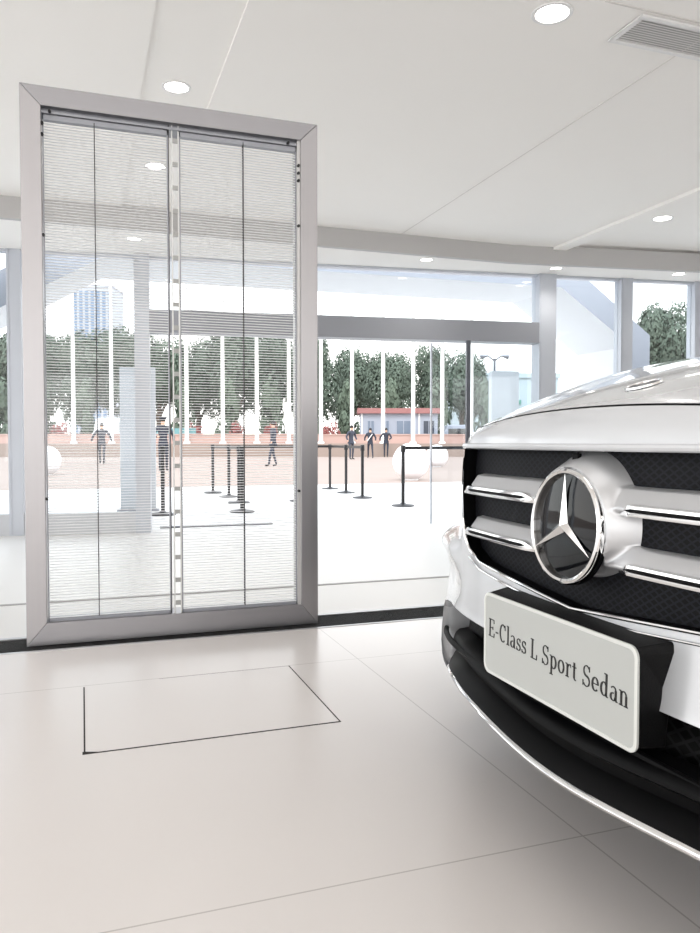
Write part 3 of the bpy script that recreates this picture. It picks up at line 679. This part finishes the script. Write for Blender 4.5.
# ------------------------------------------------------------ flagpoles
M_fp = mat('pole_white', srgb(245, 245, 242), rough=.5)
fps = [(74, 30, 8.8), (112, 31, 10.5), (187, 33, 11), (223, 34.5, 11), (257, 36, 11), (289, 37.5, 11), (321, 39, 11), (352, 40.5, 11), (383, 42, 11), (413, 43.5, 11), (442, 45, 11), (471, 46.5, 11)]
fl_lab = ['leftmost tall white flagpole, left of the walking person', 'tall white flagpole just right of the walking person far left', 'white flagpole just right of the screen centre post', 'second white flagpole right of the screen centre post', 'third white flagpole right of the screen centre post', 'white flagpole nearest the right steel upright, seen through the screen', 'white flagpole just right of the steel upright', 'white flagpole behind the leftmost person of the group of three', 'white flagpole rising behind the rightmost person of the group of three', 'white flagpole in front of the guard booth middle', 'white flagpole at the right end of the guard booth', 'rightmost white flagpole, beside the pale upright panel']
fp0 = None
wa, wc = at(-80, 49), at(480, 50)
def on_wall(px, back=.6):
    d = cF+cR*((px-350)/FPX); n_ = Vector((-(wc-wa).y, (wc-wa).x, 0)).normalized(); t = (wa-n_*back).dot(n_)/d.dot(n_); p = d*t; return Vector((p.x, p.y, .64))
for (px, d, hh), l in zip(fps, fl_lab):
    p = on_wall(px)
    if fp0 is None:
        fp0 = thing('flagpole', l, 'flagpole', p, 0, 'row of white flagpoles')
        MB().lathe([(.13, .1), (.12, 5), (.09, 10.6), (.0001, 10.65)], n=14).build('pole', M_fp, fp0, smooth=True)
        MB().lathe([(.0001, 0), (.22, 0), (.22, .1), (.12, .14), (.0001, .14)], n=16).build('base', M_fp, fp0, smooth=True)
    else: dup(fp0, p, 0, l)

# ------------------------------------------------------------ people
M_skin = mat('skin', srgb(205, 165, 140), rough=.6); M_suit = mat('dark_suit', srgb(44, 48, 60), rough=.8)
M_suit2 = mat('charcoal_suit', srgb(58, 62, 74), rough=.8); M_hair = mat('black_hair', srgb(22, 20, 20), rough=.7); M_shoe = mat('shoe_black', srgb(20, 20, 20), rough=.4)
def skin(name, V, E_, Rd, m, parent, sub=1, root=0):
    me = bpy.data.meshes.new(name); me.from_pydata(V, E_, []); o = bpy.data.objects.new(name, me); col.objects.link(o)
    o.modifiers.new('Skin', 'SKIN'); sv = me.skin_vertices[0].data
    for i, r in enumerate(Rd): sv[i].radius = r if isinstance(r, tuple) else (r, r); sv[i].use_root = (i == root)
    s_ = o.modifiers.new('Sub', 'SUBSURF'); s_.levels = sub; s_.render_levels = sub
    dg = bpy.context.evaluated_depsgraph_get(); nm = bpy.data.meshes.new_from_object(o.evaluated_get(dg))
    bpy.data.objects.remove(o); o = bpy.data.objects.new(name, nm); col.objects.link(o); nm.materials.clear()
    for mm in (m if isinstance(m, list) else [m]): nm.materials.append(mm)
    nm.polygons.foreach_set('use_smooth', [True]*len(nm.polygons)); o.parent = parent; return o
def person(px, yb_d, rz, label, lf, rf, lh, rh, le, re, suit, cap=False, lean=0, strap=False, H=1.76, nod=0):
    p = yb_d; t = thing('person', label, 'person', (p[0], p[1], -.2), rz)
    k = H/1.76; S3 = lambda x, y, z: (x*k, y*k, z*k)
    ly = lean
    hipz, chz = .93, 1.34
    sh = [S3(-.19, ly, 1.42), S3(.19, ly, 1.42)]; hp = [S3(-.10, 0, .90), S3(.10, 0, .90)]
    def knee(h, f): return ((h[0]+f[0])/2, (h[1]+f[1])/2+.05, (h[2]+f[2])/2+.02)
    fL, fR = S3(*lf), S3(*rf); kL, kR = knee(hp[0], fL), knee(hp[1], fR)
    V = [S3(0, 0, .95), S3(0, ly*.4, 1.12), S3(0, ly*.8, 1.32), S3(0, ly*1.05, 1.47), S3(0, ly*1.2+nod*.3, 1.55), S3(0, ly*1.3+.01+nod, 1.63), S3(0, ly*1.35+.01+nod*1.2, 1.71),
         hp[0], kL, fL, (fL[0], fL[1]+.16, fL[2]-.035), hp[1], kR, fR, (fR[0], fR[1]+.16, fR[2]-.035),
         sh[0], S3(*le), S3(*lh), sh[1], S3(*re), S3(*rh)]
    def ext(a, c, l): v = (Vector(c)-Vector(a)).normalized()*l; return tuple(Vector(c)+v)
    V += [ext(V[16], V[17], .09), ext(V[19], V[20], .09)]
    E_ = [(0, 1), (1, 2), (2, 3), (3, 4), (4, 5), (5, 6), (0, 7), (7, 8), (8, 9), (9, 10), (0, 11), (11, 12), (12, 13), (13, 14), (2, 15), (15, 16), (16, 17), (17, 21), (2, 18), (18, 19), (19, 20), (20, 22)]
    Rd = [(.13, .10), (.125, .095), (.15, .105), .055, .07, (.078, .095), .05, .085, .058, .042, .035, .085, .058, .042, .035, .058, .043, .032, .058, .043, .032, .02, .02]
    bd_ = skin('body', V, E_, Rd, [M_skin, suit, M_shoe], t)
    for pg in bd_.data.polygons:
        c = pg.center; z = c.z/k
        hand = min((Vector(c)-Vector(V[21])).length, (Vector(c)-Vector(V[22])).length) < .095
        pg.material_index = 0 if (z > 1.50 or hand) else (2 if z < .10 else 1)
    # jacket: open skirted shell with sleeves, trousers stay on the body
    J = [V[0], V[1], V[2], S3(0, ly*1.0, 1.43), V[15], V[16], V[17], V[18], V[19], V[20], S3(0, 0, .84)]
    skin('jacket', J, [(0, 1), (1, 2), (2, 3), (2, 4), (4, 5), (5, 6), (2, 7), (7, 8), (8, 9), (0, 10)], [(.155, .125), (.14, .11), (.168, .12), .07, .072, .054, .042, .072, .054, .042, (.165, .13)], suit, t)
    hx, hy, hz_ = V[5]
    pf = [(max(.0001, .094*math.sin(PI*j/10)), -.105*math.cos(PI*j/10)) for j in range(4 if cap else 3, 11)]
    hr = MB().lathe([(r*1.0, z) for r, z in pf], n=16, sc=(.92, 1.1)).build('hair', M_hair, t, smooth=True, loc=(hx, hy-.02, hz_+.035))
    if cap:
        b = MB().lathe([(.098, 0), (.10, .035), (.135, .075), (.13, .09), (.0001, .10)], n=20); b.prism([(-.08, .07), (.08, .07), (.05, .15), (-.05, .15)], -.005, .008)
        b.build('cap', M_suit, t, smooth=True, loc=(hx, hy, hz_+.05))
    MB().tube([(hx, hy+.085, hz_+.0), (hx, hy+.112, hz_-.02)], [.008, .016], 6).build('nose', M_skin, bd_, smooth=True)
    if strap: MB().tube([(-.15, .155+ly, 1.40), (0, .175+ly*.6, 1.2), (.14, .15, 1.0)], .025, 6).build('shoulder_strap', M_white, t, smooth=True)
    return t
person(0, (.80, 34.4), R_(170), 'person in dark clothes walking away at far left with arms swung out', (-.10, .14, .05), (.09, -.16, .08), (-.40, -.02, .98), (.42, .05, .98), (-.34, -.05, 1.2), (.35, 0, 1.2), M_suit)
person(0, (2.56, 26.2), R_(185), 'person in dark uniform and peaked cap standing left of the screen centre post', (-.11, 0, .05), (.12, .02, .05), (-.34, .06, .95), (.22, .22, 1.12), (-.36, -.04, 1.15), (.36, -.02, 1.15), M_suit, cap=True)
person(0, (7.07, 29.3), R_(95), 'person in dark suit walking sideways, seen through the right half of the screen', (-.07, .20, .06), (.07, -.16, .06), (-.26, .14, .95), (.27, -.12, .95), (-.27, .0, 1.16), (.27, -.04, 1.16), M_suit2)
person(0, (13.75, 39.1), R_(200), 'person in grey suit standing leftmost of the group of three', (-.10, 0, .05), (.16, .12, .05), (-.24, .20, 1.0), (.30, .1, .98), (-.30, 0, 1.16), (.31, 0, 1.16), M_suit2, lean=.05, H=1.85)
person(0, (15.93, 41.9), R_(150), 'person with white shoulder strap striding in the middle of the group of three', (-.2, .26, .06), (.16, -.24, .07), (-.32, .12, 1.0), (.32, .05, 1.0), (-.33, 0, 1.18), (.33, -.03, 1.18), M_suit, strap=True)
person(0, (17.86, 44.2), R_(160), 'person in black suit with bowed head, rightmost of the group of three', (-.08, .02, .05), (.10, -.02, .05), (-.16, .24, 1.05), (.38, .06, .98), (-.32, .04, 1.16), (.36, .02, 1.18), M_suit, nod=.05, H=1.82)

# ------------------------------------------------------------ far side: low wall, booth, vehicles, trees, tower
M_low = mat('low_wall_paint', srgb(180, 152, 143), rough=.8, noise=.12, scale=.4)
a, c = at(-80, 49), at(480, 50)
def wall_between(name, a, c, z0, z1, th, m, pl_=0):
    v = Vector(c)-Vector(a); an = math.atan2(v.y, v.x); M = Matrix.Translation(a) @ Matrix.Rotation(an, 4, 'Z')
    b = MB().box(0, v.length, -th/2, th/2, 0, z1-z0); b.box(0, v.length, -th/2-.05, th/2+.05, z1-z0, z1-z0+.08); o = b.build(name, m); o.location = (a[0], a[1], z0); o.rotation_euler = (0, 0, an)
    if pl_: MB().box(-.1, v.length+.1, -th/2-1.2, th/2+.05, 0, pl_).build('plinth', M_grout, o)
    return o
lw = tag(wall_between('low_wall', a, c, -.2, 1.17, .2, M_low, .84), 'long low peach coloured wall running behind the flagpoles', 'wall')
b = MB().box(13.5, 17.6, -.05, .03, 1.452, 1.82); b.build('teal_board', mat('teal_board', srgb(104, 146, 150), rough=.6), lw)
# guard booth
p = at(399, 51.5); t = thing('guard_booth', 'low pale guard booth with reddish flat roof behind the group of three', 'building', (p.x, p.y, -.2), -YAW)
M_booth = mat('booth_wall', srgb(158, 164, 176), rough=.7)
MB().box(-2.6, 2.6, 0, 3, 0, 2.85).build('booth_wall', M_booth, t)
MB().box(-2.8, 2.8, -.3, 3.3, 2.85, 3.2).build('roof', mat('booth_roof', srgb(150, 104, 102), rough=.7), t)
for wx, ww in ((-1.9, .5), (-.9, .5), (.3, 1.0), (2.0, .8)):
    f = MB().box(wx-ww/2, wx+ww/2, -.05, 0, 1.45, 2.4).build('window', M_booth, t)
    MB().box(wx-ww/2+.05, wx-.03, -.07, -.05, 1.5, 2.35).box(wx+.03, wx+ww/2-.05, -.07, -.05, 1.5, 2.35).build('pane', mat('booth_pane', srgb(60, 66, 78) if wx > 1 else srgb(110, 122, 138), rough=.1), f)
for xx in (1.35, -2.5): MB().box(xx-.05, xx+.05, -.06, 0, 0, 2.85).build('corner_post', M_white, t)
def van(px, d, L, H, colr, lab, rz=0):
    p = at(px, d); t = thing('van' if H > 1.7 else 'parked_car', lab, 'van' if H > 1.7 else 'car', (p.x, p.y, -.2), -YAW+rz)
    pr = [(-L/2, .35), (-L/2, H*.55), (-L/2+L*.12, H*.62), (-L/2+L*.24, H*.97), (-L/2+L*.34, H), (L/2-L*.1, H), (L/2, H*.6), (L/2, .35)] if H > 1.7 else [(-L/2, .3), (-L/2, .75), (-L*.25, .9), (-L*.12, H), (L*.2, H), (L*.38, .95), (L/2, .85), (L/2, .3)]
    MB().prism(pr, -.85, .85, 'y').build('body', mat('van_paint', colr, rough=.3), t, bevel=.05)
    MB().box(-L*.22, L*.25, -.87, -.85, H*.62, H*.88).build('side_window', M_cglass, t)
    for sx_ in (-1, 1):
        for sy_ in (-1, 1): MB().lathe([(.0001, -.1), (.3, -.1), (.32, -.05), (.32, .05), (.3, .1), (.0001, .1)], 'y', 20, (sx_*L*.32, sy_*.8, .32)).build('wheel', M_tyre, t, smooth=True)
van(113, 53.2, 3.0, 2.6, srgb(232, 232, 232), 'white van parked beyond the walking person at far left', R_(80))
van(455, 53, 2.6, 2.1, srgb(150, 158, 172), 'pale blue-grey van right of the guard booth')
# dark boxes on the paving
for px, wd, lab in ((54, .75, 'dark box above the white globe at left'), (202, 1.2, 'grey box seen just right of the screen centre post'), (336, 1.0, 'dark box behind the belts right of the steel upright')):
    p = at(px, 62 if px != 54 else 50); t = thing('utility_box', lab, 'utility box', (p.x, p.y, -.2), -YAW, 'dark utility boxes far out on the paving')
    d_ = 62
    MB().box(-wd/2, wd/2, -.3, .3, .1, 1.25).build('box_body', mat('utility_grey', srgb(86, 92, 104), rough=.6), t, bevel=.02)
    MB().box(-wd/2-.04, wd/2+.04, -.34, .34, 1.25, 1.32).build('lid', M_alud, t); MB().box(-wd/2+.05, wd/2-.05, -.25, .25, 0, .1).build('plinth', M_alu, t)
# trees
rnd = random.Random(4)
M_leaf = mat('leaves', srgb(98, 110, 98), rough=.8, noise=.25, scale=.6, spec=.2); M_bark = mat('bark', srgb(96, 88, 80), rough=.9)
M_leafr = mat('red_leaves', srgb(150, 92, 88), rough=.8, noise=.3, scale=2)
def crown_mesh(name, seed, R0, Hh, n, leaf, m, blobs=16):
    r = random.Random(seed); b = MB(); cs = []
    for _ in range(blobs):
        a = r.uniform(0, 2*PI); rr = R0*.62*math.sqrt(r.random()); z = r.uniform(.25, .95)*Hh; w_ = 1-abs(z/Hh-.5)*.8
        cs.append((Vector((rr*math.cos(a)*w_, rr*math.sin(a)*w_, z)), R0*r.uniform(.32, .5)))
    for c_, rad in cs:
        for _ in range(n//blobs):
            d = Vector((r.gauss(0, 1), r.gauss(0, 1), r.gauss(0, 1))).normalized(); p = c_+d*rad*r.uniform(.75, 1.08); s_ = leaf*r.uniform(.6, 1.4)
            u = d.orthogonal().normalized(); u = (Matrix.Rotation(r.uniform(0, 6.28), 3, d) @ u+d*r.uniform(-.5, .5)).normalized(); v = d.cross(u).normalized()
            b.add([p-u*s_, p-v*s_*.6, p+u*s_, p+v*s_*.6], [(0, 1, 2, 3)])
    me = bpy.data.meshes.new(name); me.from_pydata(b.v, [], b.f); me.materials.append(m); return me
crowns = [crown_mesh('crown', k, 3.6, 6.6, 13000, .14, M_leaf) for k in range(3)]
def tree(px, d, top, label, k, wide=1.0):
    p = at(px, d); t = thing('tree', label, 'tree', (p.x, p.y, -.2), k*1.7, 'trees beyond the plaza')
    H = top; s_ = H/9.0
    o = bpy.data.objects.new('crown', crowns[k % 3]); col.objects.link(o); o.parent = t; o.location = (0, 0, 1.6*s_); o.scale = (s_*wide, s_*wide, s_*1.08)
    MB().tube([(0, 0, 0), (.1, .05, 2.5*s_), (-.1, .1, 5*s_)], [.28*s_, .2*s_, .1*s_], 8).tube([(.1, .05, 2.3*s_), (1.4*s_, .3, 5*s_)], [.13*s_, .06*s_], 6).tube([(.08, .05, 2.6*s_), (-1.3*s_, -.4, 5.2*s_)], [.13*s_, .06*s_], 6).build('trunk', M_bark, t, smooth=True)
tr = [(12, 64, 9.3), (86, 64, 9.7), (160, 64, 10.0), (234, 64, 10.2), (310, 64, 9.2), (352, 74, 10.2), (390, 64, 7.9), (428, 74, 9.6), (462, 64, 8.6), (48, 75, 10.6), (124, 75, 11.4), (198, 75, 11.2), (272, 75, 11.0), (520, 95, 8.6)]
tl = ['tree left of the steel frame', 'tree behind the two leftmost flagpoles', 'tree behind the left portal column and capped person', 'tree behind the middle of the right half of the screen', 'tree partly behind the right steel upright', 'tall tree rising behind the leftmost person of the group of three', 'shorter tree above the left part of the guard booth roof', 'taller tree above the right end of the guard booth', 'tree above the pale van', 'back row tree between the steel frame and the leftmost flagpole', 'back row tree just below the tall tower', 'back row tree right of the screen centre post', 'back row tree above the sideways walking person', 'low distant tree beside the pale building']
for i, ((px, d, tp), l) in enumerate(zip(tr, tl)): tree(px, d, tp, l, i, .76)
for i, (px, d, tp, l) in enumerate(((664, 52, 9.8, 'bushy tree in the right window, left of the two'), (716, 44, 8.4, 'bushy tree at the right edge of the picture'), (790, 50, 7.6, 'bushy tree past the right edge of the picture'))): tree(px, d, tp, l, i+1, .7)
# flowering shrubs
sc_ = crown_mesh('shrub_crown', 11, 1.0, 1.3, 700, .1, M_leafr, 8)
for i, (px, l) in enumerate(((193, 'red flowering shrub just right of the centre post'), (238, 'red flowering shrub between two flagpoles'), (272, 'wide red flowering shrub beside the sideways walking person'), (330, 'red flowering shrub right of the steel upright'), (60, 'red flowering shrub by the leftmost flagpole'))):
    p = at(px, 51.2); t = thing('flowering_shrub', l, 'shrub', (p.x, p.y, -.2), i, 'red flowering shrubs behind the low wall')
    o = bpy.data.objects.new('foliage', sc_); col.objects.link(o); o.parent = t; o.location = (0, 0, .5); o.scale = (.75, .75, 1.2)
    MB().tube([(0, 0, 0), (0, 0, 1.2)], .05, 6).build('stem', M_bark, t)
# hedge of dense green behind the wall closes the gap under the crowns
hb = crown_mesh('hedge_foliage', 21, 1.6, 2.6, 1500, .17, mat('hedge_leaves', srgb(96, 108, 94), rough=.85, noise=.25, scale=.8, spec=.2), 10)
hl_ = ('left of the steel frame', 'above the left white globe', 'between the two leftmost flagpoles', 'behind the white sign panel', 'behind the capped person', 'just right of the centre post', 'behind the second red shrub', 'behind the sideways walker', 'at the right steel upright', 'left of the guard booth', 'behind the guard booth middle', 'right of the pale van')
for i, l in enumerate(hl_):
    px = (2, 46, 88, 138, 182, 226, 270, 312, 350, 392, 436, 482)[i]; p = at(px, 57.8); t = thing('hedge_bush', 'dense green bush behind the low wall, '+l, 'bush', (p.x, p.y, -.2), i*.9, 'green bushes behind the low wall')
    o = bpy.data.objects.new('foliage', hb); col.objects.link(o); o.parent = t; o.scale = (.82, .82, 1.8); o.location = (0, 0, .1)
    MB().tube([(0, 0, 0), (0, 0, 1.8)], .07, 6).build('stem', M_bark, t)
# tower and pale buildings
def building(px, d, wd, ht, lab, nw, m1, m2, depth=10, z0=3, step=3.2):
    p = at(px, d); t = thing('distant_building', lab, 'building', (p.x, p.y, -.2), -YAW)
    MB().box(-wd/2, wd/2, 0, depth, 0, ht).build('wall', m1, t); MB().box(-wd/2-.2, wd/2+.2, -.2, depth+.2, ht, ht+.5).build('roof', m1, t)
    for k in range(nw):
        x = -wd/2+wd*(k+.5)/nw; b = MB().box(x-wd/nw*.28, x+wd/nw*.28, -.1, 0, z0, ht-1); f = b.build('window_strip', m2, t)
    return t
building(94, 210, 11, 43, 'tall pale tower with bluish vertical window strips rising above the left trees', 7, mat('tower_wall', srgb(176, 180, 188), rough=.7), mat('tower_glass', srgb(110, 130, 155), rough=.3))
t = building(505, 80, 11, 7.6, 'low pale flat-roofed building behind the upright panel at right', 0, mat('shop_wall', srgb(176, 190, 196), rough=.7), M_white)
for k in range(4): MB().box(.0, 1.6, -.2, 0, 2.0+k*.95, 2.45+k*.95).build('green_band', mat('green_sign', srgb(70, 138, 122), rough=.5), t)
# lamp post with horn shaped lamp beyond the panel
p = at(494, 30); t = thing('street_lamp', 'dark street lamp with twin heads above the pale upright panel', 'street lamp', (p.x, p.y, -.2), -YAW)
MB().tube([(0, 0, 0), (0, 0, 4.2)], [.07, .05], 10).build('pole', M_alud, t, smooth=True)
for s in (-1, 1): MB().tube([(0, 0, 4.1), (s*.25, 0, 4.3), (s*.55, 0, 4.25)], [.03, .03, .09], 8).build('lamp_head', M_alud, t, smooth=True)
